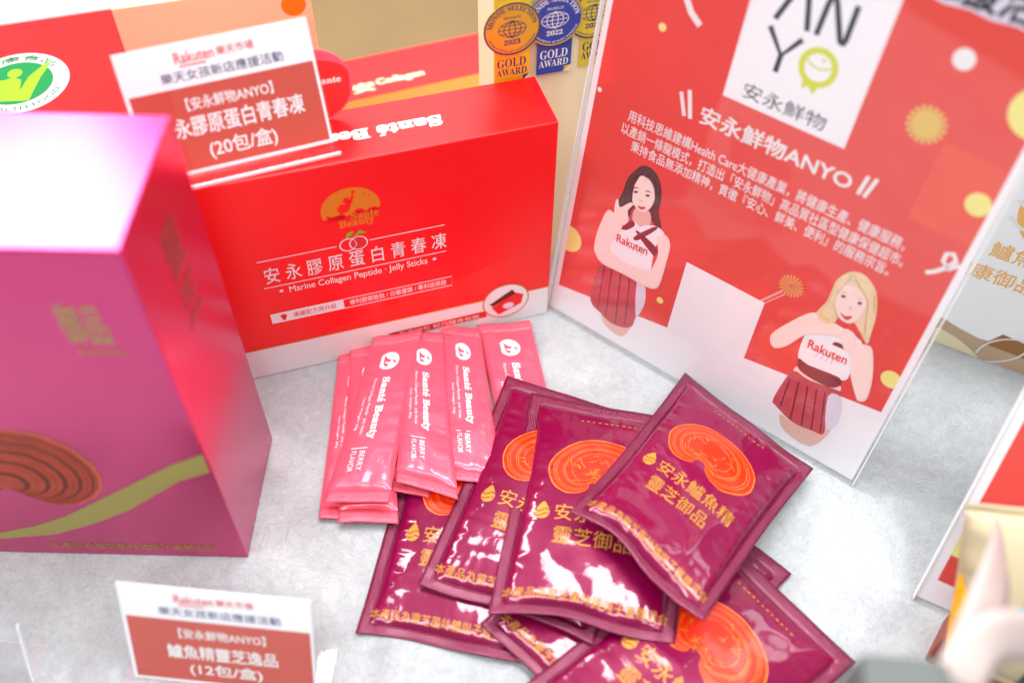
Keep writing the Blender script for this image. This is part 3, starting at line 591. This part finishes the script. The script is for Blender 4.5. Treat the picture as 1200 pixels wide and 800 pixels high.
# ------------------------------------------------------------------ foil pouches
class Pouch:
    """pillow pouch between four world corners (mm): TL, TR, BR, BL; local W x H millimetres"""
    def __init__(s, q, W, H, full, back, seals, seed, pleat=.85, dent=.75, sag=2.0, wave=.8, hem=0, power=.5):
        s.q = [Vector(p) for p in q]; s.W = W; s.H = H; s.full = full; s.backfull = back; s.seals = seals
        s.seed = seed; s.pleat = pleat; s.dent = dent; s.sag = sag; s.wave = wave; s.power = power; s.hem = hem
        a, b, c, d = s.q
        s.N = ((b + c - a - d)).cross((a + b - c - d)).normalized()
    def edge(s, u, v):
        """how far inside the seals, 0..1 along each direction"""
        l, r, t, b = s.seals
        a = min(max((u - l) / (s.W - l - r), 0), 1); c = min(max((v - b) / (s.H - b - t), 0), 1)
        return a, c
    def height(s, u, v):
        a, c = s.edge(u, v); p = s.power
        base = (4 * a * (1 - a)) ** p * (4 * c * (1 - c)) ** p
        sd = s.seed * 17.3
        l, r, t, b = s.seals
        z = base * s.full
        fe = min(1, base * 3)
        # pleats running in from the seals
        dc = c * (s.H - b - t); dt = (1 - c) * (s.H - b - t); dl = a * (s.W - l - r); dr = (1 - a) * (s.W - l - r)
        for dist, q, amp, off in ((dc, u, 1.0, 0), (dt, u, 1.0, 31), (dl, v, .8, 57), (dr, v, .8, 83)):
            e = math.exp(-dist / 9.0) * min(1, dist / 3.0)
            n = noise.noise(Vector((q / 6.5 + sd, dist / 30 + off, sd)))
            z += s.pleat * amp * e * (1 - 2.2 * abs(n)) * 1.1
        # broad dents with sharp ridges
        n = noise.noise(Vector((u / 27 + sd, v / 27 - sd, 3.1 + s.seed)))
        z += s.dent * fe * (.9 - 2.4 * abs(n))
        n = noise.noise(Vector((u / 12 - sd, v / 15 + sd, 9.1 + s.seed)))
        z += s.dent * .2 * fe * n
        return z
    def flat(s, u, v):
        x, y = u / s.W, v / s.H
        a, b, c, d = s.q
        # sides drawn in where the pouch is full
        y2 = y + s.sag / s.H * math.sin(math.pi * x) * (1 - 2 * y) ** 1 * (.7 + .5 * noise.noise(Vector((x * 3 + s.seed, y * 2, 1.7))))
        x2 = x + s.sag * .5 / s.W * math.sin(math.pi * y) * (1 - 2 * x)
        p = (d * (1 - x2) + c * x2) * (1 - y2) + (a * (1 - x2) + b * x2) * y2
        ex, ey = s.edge(u, v)
        e = 1 - min(1, 4 * min(ex, 1 - ex, ey, 1 - ey))
        w = s.wave * e * noise.noise(Vector((x * 4.2 + s.seed * 5, y * 4.6, s.seed * 3.3)))
        k = max(0, 1 - y * 6)                     # the lower hem dips and lifts
        w += s.hem * k * math.sin(x * 6.0 + s.seed * 2.1)
        down = (d - a).normalized()
        return p + s.N * w + down * (s.hem * .8 * k * math.sin(x * 7.2 + s.seed * 1.3 + 1))
    def __call__(s, u, v, w=0):
        return (s.flat(u, v) + s.N * (s.height(u, v) + w)) * .001
    def under(s, u, v):
        a, c = s.edge(u, v)
        return (s.flat(u, v) - s.N * (.25 + s.backfull * (4 * a * (1 - a)) ** .5 * (4 * c * (1 - c)) ** .5)) * .001
    def build(s, name, parent, m_body, m_seal, nu, nv):
        l, r, t, b = s.seals
        def axis(L, lo, hi, n):
            # rows snapped to the seal lines
            out = []
            if lo: out += [lo * i / 3 for i in range(3)]
            k0 = lo; k1 = L - hi
            out += [k0 + (k1 - k0) * i / n for i in range(n)]
            out += [k1 + hi * i / 3 for i in range(4)] if hi else [k1]
            return out
        us, vs_ = axis(s.W, l, r, nu), axis(s.H, b, t, nv)
        V, UV = [], []
        for v in vs_:
            for u in us: V.append(s(u, v)); UV.append((u * .001, v * .001))
        nU, nV = len(us), len(vs_); idx = lambda i, j: j * nU + i
        body, seal = [], []
        for j in range(nV - 1):
            for i in range(nU - 1):
                um, vm = (us[i] + us[i + 1]) / 2, (vs_[j] + vs_[j + 1]) / 2
                f = [idx(i, j), idx(i + 1, j), idx(i + 1, j + 1), idx(i, j + 1)]
                (seal if um < l or um > s.W - r or vm < b or vm > s.H - t else body).append(f)
        # underside, coarse
        o0 = len(V); bu, bv = us[::2] + ([us[-1]] if (nU - 1) % 2 else []), vs_[::2] + ([vs_[-1]] if (nV - 1) % 2 else [])
        for v in bv:
            for u in bu: V.append(s.under(u, v)); UV.append((u * .001, v * .001))
        nb = len(bu)
        back = [[o0 + j * nb + i, o0 + (j + 1) * nb + i, o0 + (j + 1) * nb + i + 1, o0 + j * nb + i + 1] for j in range(len(bv) - 1) for i in range(nb - 1)]
        # rim between front and underside
        def sub(faces, nm, m, par):
            used = sorted({i for f in faces for i in f}); mp = {k: i for i, k in enumerate(used)}
            return mk(nm, [V[k] for k in used], [[mp[i] for i in f] for f in faces], m, par, True, uvs=[UV[k] for k in used])
        o = sub(body + back, name, m_body, parent)
        groups = [seal] if l or r else [[f for f in seal if f[0] < len(us) * nV // 2], [f for f in seal if f[0] >= len(us) * nV // 2]]
        for g in groups:
            # the seals get their own thickness
            if not g: continue
            so = sub(g, 'crimped_seal', m_seal, parent)
            sm = so.modifiers.new('thick', 'SOLIDIFY'); sm.thickness = .0004; sm.offset = -1
        return o

def kidney_rings(o, F, step, jag):
    nc = (41.9, 89.3)
    rnd = random.Random(jag)
    def at(t0, amp): return [(nc[0] + (a - nc[0]) * t0 * (1 + amp * rnd.uniform(-1, 1)), nc[1] + (b - nc[1]) * t0 * (1 + amp * rnd.uniform(-1, 1))) for a, b in OUT]
    OUT = MUSHF
    n = len(OUT)
    for t0, th in ((.99, .018), (.88, .007), (.83, .008), (.69, .008), (.65, .010), (.5, .008)):
        A = at(t0 - th, .008); rnd.seed(jag + int(t0 * 100)); B = [(nc[0] + (a - nc[0]) * (1 + th / t0 * rnd.uniform(.7, 1.4)), nc[1] + (b - nc[1]) * (1 + th / t0 * rnd.uniform(.7, 1.4))) for a, b in A]
        shape('contour_line', F, [[A[i], B[i], B[(i + 1) % n], A[(i + 1) % n]] for i in range(n)], .26, M['mush_line'], o)

def crinkles(o, F, seed):
    """fine broken lines inside the cap, close to the notch"""
    rd = random.Random(seed + 5); st = []
    for k in range(24):
        i = rd.randrange(len(MUSHF)); t0 = rd.uniform(.22, .62)
        x = 41.9 + (MUSHF[i][0] - 41.9) * t0; y = 89.3 + (MUSHF[i][1] - 89.3) * t0; a = rd.uniform(0, 6.28); pts = [(x, y)]
        for j in range(4):
            a += rd.uniform(-.8, .8); x += math.cos(a) * 1.0; y += math.sin(a) * 1.0; pts.append((x, y))
        st += band(pts, .28)
    shape('crinkle_line', F, st, .27, M['mush_line'], o)

MUSHF = smooth_closed(MUSH, 3)

def sachet(q, label, seed, full=6.5, back=2.4, **kw):
    c = sum((Vector(p) for p in q), Vector()) * .00025
    t = thing('foil_sachet', label, 'sachet', (c.x, c.y, min(p[2] for p in q) * .001), 'plum foil sachets in the loose pile')
    P = Pouch(q, 95, 140, full, back, (6.6, 6.6, 8, 6.2), seed, **kw)
    P.build('foil_body', t, M['plum_foil'], M['plum_crimp'], 62, 88)
    mo = shape('mushroom_print', P, [MUSHF], .16, M['mush_red'], t, 4)
    kidney_rings(mo, P, 4, int(seed * 10)); crinkles(mo, P, int(seed * 10))
    dr = [(17.6, 65.4), (20.4, 61.6), (22.2, 58), (21.8, 54.6), (19.4, 52.2), (16, 52), (13.2, 54), (12.6, 57.4), (14.4, 61.4)]
    dr = [(17.4 + (x - 17.4) * .8, 58 + (y - 58) * .8) for x, y in dr]
    em = shape('drop_emblem', P, [smooth_closed(dr, 3)], .2, M['gold_print'], t, 4)
    shape('emblem_wave', P, band([(13.8, 58.5), (15.4, 57.4), (17.4, 58.5), (19.2, 59.7), (21, 58.3)], .6) + band([(14.2, 55.4), (16.2, 54.8), (18, 56), (19.4, 56.7), (20.8, 56)], .6), .26, M['plum_foil'], em)
    text('安永鱸魚精', P, (24, 53.2, 78, 63.4), .18, M['gold_print'], t, step=4)
    text('靈芝御品', P, (25, 39.4, 66.4, 49.6), .18, M['gold_print'], t, step=4)
    text('本產品為靈芝菌絲體與子實體混合', P, (5, 8.4, 90, 14.0), .2, M['gold_print'], t, step=3)
    rd = random.Random(seed)
    shape('date_stamp', P, [rect(30 + 3.2 * k, 123.6, 30 + 3.2 * k + rd.uniform(1, 2.0), 124.4) for k in range(12)], .2, M['gold_print'], t)
    return t, P

def stick(q, label, seed, **kw):
    c = sum((Vector(p) for p in q), Vector()) * .00025
    t = thing('jelly_stick', label, 'stick pack', (c.x, c.y, min(p[2] for p in q) * .001), 'pink jelly stick packs fanned out in front of the red carton')
    P = Pouch(q, 34, 125, kw.pop('full', 3.6), kw.pop('back', 1.6), (0, 0, 8, 8), seed, pleat=.65, dent=.7, sag=.8, wave=.5, power=.42)
    P.build('foil_body', t, M['pink_foil'], M['pink_crimp'], 22, 74)
    # crest: stands upright at the top of the stick, turned with the lettering
    cx, cy, r = 25.2, 16.6, 7.4
    em = shape('emblem', Q2(P, 125), [ell(cx, cy, r, r * .9, 36, -55, 235) ], .16, M['silver_ink'], t, 5)
    crw = [[(cx - 4.6, cy - 3.4), (cx - 2, cy - 1.2), (cx - .6, cy + 1.6), (cx + 1.2, cy + .6), (cx + .6, cy - 1.6), (cx + 2.8, cy - 3)], [(cx + 1.6, cy - 2.6), (cx + 3.4, cy + .6), (cx + 5, cy - .6), (cx + 4.4, cy - 2.4)], [(cx - 1.4, cy + 2.6), (cx + .6, cy + 4.6), (cx + 2.6, cy + 5.4), (cx + 1.2, cy + 3)]]
    shape('emblem_wave', Q2(P, 125), crw, .24, M['pink_foil'], em, 5)
    santé(Q2(P, 125), 39, 14.6, 84.6, 20.4, .18, M['silver_ink'], t, step=4)
    text('Marine Collagen Peptide · Jelly Sticks', Q2(P, 125), (38.8, 9.6, 81.4, 12.0), .18, M['silver_ink'], t, bold=.004, step=5)
    text('Net Weight 20g', Q2(P, 125), (54, 6.0, 78, 7.9), .18, M['silver_ink'], t, bold=.004, step=5)
    text('BERRY', Q2(P, 125), (93, 13.2, 106, 16.2), .18, M['silver_ink'], t, bold=.0, step=5)
    text('FLAVOR', Q2(P, 125), (93, 8.2, 107, 11.2), .18, M['silver_ink'], t, bold=.0, step=5)
    shape('rule', Q2(P, 125), [rect(90.6, 7.6, 91.2, 17)], .18, M['silver_ink'], t)
    return t, P

class Q2:
    """lettering that reads down the stick: u runs down, v runs to the right"""
    def __init__(s, P, H): s.P = P; s.H = H
    def __call__(s, u, v, w=0): return s.P(v, s.H - u, w)

for key, label, seed in (
    ('S5', 'pink stick pack at the far left of the fan, mostly under its neighbour', 1.1),
    ('S6', 'pink stick pack second from the left, its lower end sticking out below the front one', 2.3),
    ('S2b', 'pink stick pack almost hidden beneath the middle of the fan', 3.2),
    ('S4', 'pink stick pack at the far right of the fan beside the poster stand', 4.7),
    ('S3', 'pink stick pack second from the right, its lower end under a plum sachet', 5.4),
    ('S2', 'pink stick pack in the middle of the fan, its lower end on a plum sachet', 6.6),
    ('S1', 'pink stick pack lying on top at the front left with its whole face showing', 7.9)):
    stick(STICK[key], label, seed)

for key, label, seed, kw in (
    ('D', 'plum foil sachet at the lower left of the pile, its top under the pink sticks', 1.3, dict(full=6.5, back=.8, hem=1.6)),
    ('E', 'plum foil sachet at the bottom of the pile with only slim edges showing', 2.7, dict(full=4.0, back=.8)),
    ('F', 'plum foil sachet at the lower right of the pile cut off by the picture edge', 3.5, dict(full=8, back=2, hem=1)),
    ('C', 'plum foil sachet with a silvery left seal lying under the middle sachet', 4.4, dict(full=7, back=2, hem=1.4)),
    ('B', 'plum foil sachet in the middle of the pile, half covered by the topmost one', 5.8, dict(full=9, back=2.4, hem=1.8)),
    ('A', 'topmost plum foil sachet turned aslant against the poster stand', 6.1, dict(full=8, back=3.0, sag=3.5, wave=1.6, hem=2.4, pleat=1.2, dent=.95))):
    sachet(SACHET[key], label, seed, **kw)

# ------------------------------------------------------------------ cartons behind
# cream carton with award medals
O = (.02698, .47484, 0)
F = yawed(O, 17.7)
cc = thing('award_carton', 'cream carton carrying three round award medals between the red carton and the poster', 'carton', O)
add_box('carton_body', F, -34, 70, 0, 240, -60, 0, M['cream'], cc, .8)
def medal(cu, cv, r, wb, face, rim, txt, ru0, ru1, rbot, rib, year, fold):
    rbn = add_box('award_ribbon', F, ru0, ru1, rbot, cv + 46, wb + .1, wb + .5, M[rib], cc, 0)
    mid = (ru0 + ru1) / 2; wd = ru1 - ru0
    text('GOLD', F, (ru0 + 1.8, 161.6, ru1 - 2.2, 167.2), wb + .56, M[txt], rbn, serif=True, bold=.0)
    text('AWARD', F, (ru0 + 1.2, 156.2, ru1 - 1.6, 160.8), wb + .56, M[txt], rbn, serif=True, bold=.0)
    shape('folded_corner', F, [[(ru1 - 4.4, rbot - .1), (ru1 + .1, rbot - .1), (ru1 + .1, rbot + 4)]], wb + .55, M['cream'], rbn)
    shape('folded_corner', F, [[(ru1 - 4.4, rbot), (ru1, rbot + 4), (ru1 - 3.6, rbot + 3.4)]], wb + .6, M[fold], rbn)
    G = Plane(F(cu, cv, wb + .6), F.ux, F.uv)
    bm = bmesh.new()
    A = ell(0, 0, r, n=56); vs = [bm.verts.new((a, b, 0)) for a, b in A]; ws = [bm.verts.new((a, b, .9)) for a, b in A]
    n = len(A)
    for i in range(n): bm.faces.new([vs[i], vs[(i + 1) % n], ws[(i + 1) % n], ws[i]])
    bm.faces.new(ws); bm.faces.new(vs[::-1]); bm.verts.index_update()
    md = mk('award_medal', [G(*v.co) for v in bm.verts], [[v.index for v in f.verts] for f in bm.faces], M[face], cc); bm.free()
    w = 1.0
    shape('medal_rim', G, ring(0, 0, r - 1.0, r - .1, 56), w, M[rim], md)
    gl = shape('globe', G, [p for e in (1, .62, .22) for p in ring(0, 0, 7.6 * e - .22, 7.6 * e + .22, 36, .62 / e)] + band([(-7.4, 0), (7.4, 0)], .4) + band([(-6.4, 2.5), (0, 2.2), (6.4, 2.5)], .35) + band([(-6.4, -2.5), (0, -2.2), (6.4, -2.5)], .35), w, M[txt], md)
    text(year, G, (-4.6, -9.2, 4.6, -6.2), w, M[txt], md, serif=True, bold=.012)
    text('BRUXELLES', G, (-4.6, 6.4, 4.6, 7.8), w, M[txt], md)
    def arc(s, rad, a0, a1, h, inner):
        def mp(a, b):
            th = R(a0 + (a1 - a0) * a); rr_ = rad + (b if inner else -b) * h
            return (rr_ * math.cos(th), rr_ * math.sin(th))
        text(s, G, (0, 0, 1, 1), w, M[txt], md, serif=True, pts_map=mp)
    arc('MONDE SELECTION', r - 4.6, 172, 8, 3.0, True)
    arc('INTERNATIONAL QUALITY INSTITUTE', r - 1.5, 200, 340, 1.5, False)
medal(14.6, 185.8, 15.8, .2, 'medal_yellow', 'navy_ink', 'navy_ink', 7.9, 27.5, 151.6, 'medal_yellow', '2021', 'navy_ink')
medal(-8.2, 186.2, 15.8, 1.6, 'blue_ink', 'medal_gold', 'white_ink', -17.4, 2.6, 151.8, 'blue_ink', '2022', 'medal_yellow')
medal(-32.6, 185.8, 15.8, 3.0, 'medal_gold', 'navy_ink', 'navy_ink', -42.4, -22, 151.8, 'medal_yellow', '2023', 'navy_ink')

# red carton with an amber front lying behind the jelly stick carton
O = (-.005, .6054, 0)
F = yawed(O, 21.4)
b2 = thing('amber_front_carton', 'red topped carton with an amber front lying behind the jelly stick carton', 'carton', O)
add_box('carton_body', F, -140, 0, 0, 60, -46, 0, M['red_card'], b2, .7)
shape('amber_front', F, [rect(-139.2, .8, -.8, 59.4)], .1, M['amber'], b2)
T = Plane(F(0, 60, 0), F.ux, -F.n)
text('Collagen', T, (-95.4, 9, -60.8, 17), .1, M['peach'], b2, bold=.05)
text('安', T, (-113.6, 6, -97.7, 16), .1, M['peach'], b2, bold=.04)

# red carton with the green health badge, far left
O = (-.235, .585, 0)
a = R(17.4)
F = yawed((O[0] + .12 * math.sin(a), O[1] - .12 * math.cos(a), 0), 17.4)
b3 = thing('badge_carton', 'red carton with a round green badge lying flat behind the magenta carton', 'carton', tuple(F.O))
add_box('carton_body', F, -300, 0, 0, 120, -120, 0, M['matte_red'], b3, 1)
T = Plane((-.301, .495, .1200), (math.cos(R(8)), math.sin(R(8)), 0), (-math.sin(R(8)), math.cos(R(8)), 0))
bdg = shape('health_badge', T, [ell(0, 0, 30.5, 30.5, 56)], .1, M['badge_white'], b3)
shape('badge_centre', T, [ell(0, 0, 21, 21, 48)], .16, M['badge_green'], bdg)
shape('badge_figure', T, [ell(-3, 10, 4.4, n=18), [(-14, -17), (-13, -2), (-20, 4), (-18, 8), (-9, 3), (-3, 6), (2, 3), (3, -8), (6, 6), (14, 19), (17, 20), (13, 4), (11, -10), (10, -18)]], .2, M['badge_lime'], bdg)
def arc_text(s, G, rad, a0, a1, h, m, parent, inner=True):
    def mp(x, y):
        th = R(a0 + (a1 - a0) * x); q = rad + (y if inner else -y) * h
        return (q * math.cos(th), q * math.sin(th))
    text(s, G, (0, 0, 1, 1), .16, m, parent, bold=.01, pts_map=mp)
arc_text('健康食品', T, 22.8, 150, 40, 5.4, M['badge_green'], bdg)
arc_text('HEALTH FOOD', T, 27.6, 235, 345, 3.6, M['badge_green'], bdg, False)

# white carton beyond it
F = yawed((-.252, .589, 0), 17.4)
wc = thing('white_carton', 'plain white carton at the far left back beyond the badge carton', 'carton', tuple(F.O))
add_box('carton_body', F, -330, 24, 0, 100, -130, 0, M['white_card'], wc, 1)
add_box('carton_lid', F, -331, 25, 100.2, 117, -131, 1, M['white_card'], wc, 1)

# peach carton behind the price card
F = yawed((-.2063, .4462, 0), 16.5)
pc = thing('peach_carton', 'peach coloured carton with an orange dot standing behind the price card', 'carton', tuple(F.O))
add_box('carton_body', F, 0, 100, 0, 203, -36, 0, M['peach'], pc, .8)
shape('orange_dot', F, [ell(90.5, 191, 6.5, n=24)], .1, M['orange_ink'], pc)

# round pink tag leaning on the back of the price card
O = (-.1035, .4215, .1546)
F = yawed(O, 17, 8)
tg = thing('round_tag', 'round pink tag with white lettering peeking out behind the upper price card', 'tag', O)
bm = bmesh.new(); A = ell(0, 20, 20, 20, 48); va = [bm.verts.new((a, b, -.5)) for a, b in A]; vb = [bm.verts.new((a, b, .5)) for a, b in A]
bm.faces.new(vb); bm.faces.new(va[::-1])
for i in range(48): bm.faces.new([va[i], va[(i + 1) % 48], vb[(i + 1) % 48], vb[i]])
bm.verts.index_update(); mk('tag_disc', [F(*v.co) for v in bm.verts], [[v.index for v in f.verts] for f in bm.faces], M['pink_foil'], tg); bm.free()
shape('pink_ground', F, [ell(0, 20, 19, 19, 48, -160, -20) + ell(0, 24, 18.6, 10, 24, 0, 180)], .58, M['red_label'], tg)
text('Sante', F, (1, 20.6, 14, 24), .66, M['white_ink'], tg, serif=True, bold=.02)

# white carton on the right with a wave pattern
O = (.2712, .4037, 0)
F = yawed(O, -27.4)
rc = thing('wave_carton', 'white carton with tan waves and amber lettering at the right edge behind the poster', 'carton', O)
add_box('carton_body', F, -70, 110, 0, 190, -60, 0, M['white_card'], rc, .8)
shape('tan_wave', F, [[(-69, .8), (109, .8), (109, 20)] + [(109 - 8 * i, 20 + 3.4 * math.sin(i * .55)) for i in range(1, 6)] + [(60, 19.4), (44, 19.2), (30, 18), (20, 16.6), (8, 19), (-2, 22), (-20, 27), (-40, 27), (-69, 20)]], .1, M['tan'], rc)
shape('pale_wave', F, [[(-2, .8), (26, .8), (18, 6), (8, 11), (-2, 13.4), (-12, 13), (-12, .8)]], .16, M['cream'], rc)
shape('brown_wave', F, [[(24, 14), (31, 26.8), (44, 25.6), (60, 22), (60, 12), (44, 14)]], .16, M['brown'], rc)
shape('white_line', F, band(ell(48, 4, 25, 24, 30, 20, 180), 1.1) + band(ell(16, 25, 32, 28, 30, -90, 8), 1.1), .2, M['white_ink'], rc)
sn = shape('amber_disc', F, [ell(26, 122, 22, 26, 40)], .1, M['amber'], rc)
shape('disc_wave', F, band([(2, 112), (10, 106), (18, 108), (26, 114), (36, 112), (50, 104)], 2.4) + band([(2, 124), (12, 118), (22, 122), (32, 128), (50, 120)], 2.4), .2, M['white_ink'], sn)
text('鱸魚精', F, (1.6, 81, 38, 93), .12, M['amber'], rc, bold=.01)
text('健康御品', F, (-15, 62, 33.5, 74), .12, M['amber'], rc, bold=.01)

# second poster at the lower right
O = (.2145, .2301, .0004)
F = yawed(O, -26.86, 24)
p2 = thing('display_poster', 'red poster with white border in a clear stand behind the cream pouch', 'poster', O)
add_box('poster_sheet', F, 1, 216, 1, 290, -.5, 0, M['white_paper'], p2, 0)
add_box('acrylic_front', F, 0, 217, .2, 292, 1, 3, M['acrylic'], p2, .3)
add_box('side_edge', F, -.7, -.05, .2, 292, -1, 3, M['acrylic_edge'], p2, .2)
add_box('acrylic_foot', yawed(O, -26.86), 60, 215, .1, 3, -150, -6, M['acrylic'], p2, .3)
shape('red_ground', F, [[(6, 15.4), (210, 15.4), (210, 284), (6, 284)]], .06, M['hazed_red_poster'], p2)
shape('dot', F, [[(max(a, 6), b) for a, b in ell(8, 40, 7.5, n=28)]], .1, M['yellow_ink'], p2)
shape('dot', F, [ell(48, 66, 8, n=28)], .1, M['yellow_ink'], p2)

# ------------------------------------------------------------------ foreground right and edges of the frame
q = [[205.7, 229.2, 100], [264.5, 225.1, 100], [265.1, 152.7, 35], [208, 186.1, 30]]
t = thing('snack_pouch', 'cream pouch with yellow and teal patches and blush ribbon at lower right', 'pouch', (.23, .19, 0))
P = Pouch(q, 70, 115, 12, 10, (0, 0, 5, 5), 8.8, pleat=.8, dent=.6, sag=1, wave=.6)
P.build('pouch_body', t, M['ivory'], M['ivory'], 30, 44)
shape('yellow_patch', P, [smooth_closed([(0.5, 4), (9, 8), (15, 24), (10, 46), (4, 58), (.5, 64)], 4)], .9, M['yolk'], t, 3)
shape('teal_patch', P, [[(19, 36), (69, 26), (69, 92), (46, 76), (28, 56)]], .9, M['teal'], t, 3)
shape('green_patch', P, [[(34, 4), (69, 4), (69, 18), (36, 16)]], .9, M['bottle_green'], t, 3)
def ribbon(name, pts, wd, m, parent):
    V, Fc = [], []
    n = len(pts)
    for i, p in enumerate(pts):
        d = (Vector(pts[min(i + 1, n - 1)]) - Vector(pts[max(i - 1, 0)])).normalized()
        s = d.cross(Vector((0, -.55, .83))).normalized() * wd / 2; nn = s.normalized().cross(d) * .6
        for k in (-1, -.5, 0, .5, 1): V.append((Vector(p) + s * k + nn * (1 - k * k) * 1.5) * .001)
    for i in range(n - 1):
        for k in range(4): Fc.append([i * 5 + k, i * 5 + k + 1, (i + 1) * 5 + k + 1, (i + 1) * 5 + k])
    o = mk(name, V, Fc, m, parent, True); md = o.modifiers.new('thick', 'SOLIDIFY'); md.thickness = .0008; return o
def bez(a, b, c, n=14): return [tuple(Vector(a) * (1 - t) ** 2 + Vector(b) * 2 * t * (1 - t) + Vector(c) * t * t) for t in [i / n for i in range(n + 1)]]
ribbon('ribbon', bez((209, 204, 112), (178, 164, 166), (142, 115, 180)), 18, M['blush'], t)
ribbon('ribbon', bez((142, 115, 180), (150, 134, 196), (186, 138, 160)), 17, M['blush'], t)
F = yawed((.2116, .1963, 0), -36)
rb = thing('rust_carton', 'small rust brown carton under the cream pouch', 'carton', tuple(F.O))
add_box('carton_body', F, 0, 52, 0, 27, -26, 0, M['rust'], rb, .8)
shape('dark_spot', F, [ell(4, 9, 3, n=14), ell(9, 19, 2.4, n=14), ell(16, 7, 2.6, n=14)], .1, M['mush_dark'], rb)
O = (.1050, .1060, 0)
F = yawed(O, -6)
dk = thing('grey_carton', 'dark grey carton at the very front edge below the plum sachets', 'carton', O)
add_box('carton_body', F, 0, 28, 0, 200, -14, 8, M['charcoal'], dk, 5)
# a third clear holder peeping in at the lower left
O = (-.262, .178, .0003)
F = yawed(O, -4.9, 20.8)
ah = thing('clear_card_holder', 'empty clear card holder at the lower left corner', 'card holder', O)
add_box('acrylic_front', F, -60, 30, .4, 42, 0, 1.8, M['acrylic'], ah, .25)
add_box('side_edge', F, 30.05, 30.7, .4, 42, 0, 1.8, M['acrylic_edge'], ah, .1)
add_box('acrylic_lip', yawed(O, -4.9), -60, 30, .1, 2, -20, 8, M['acrylic'], ah, .3)
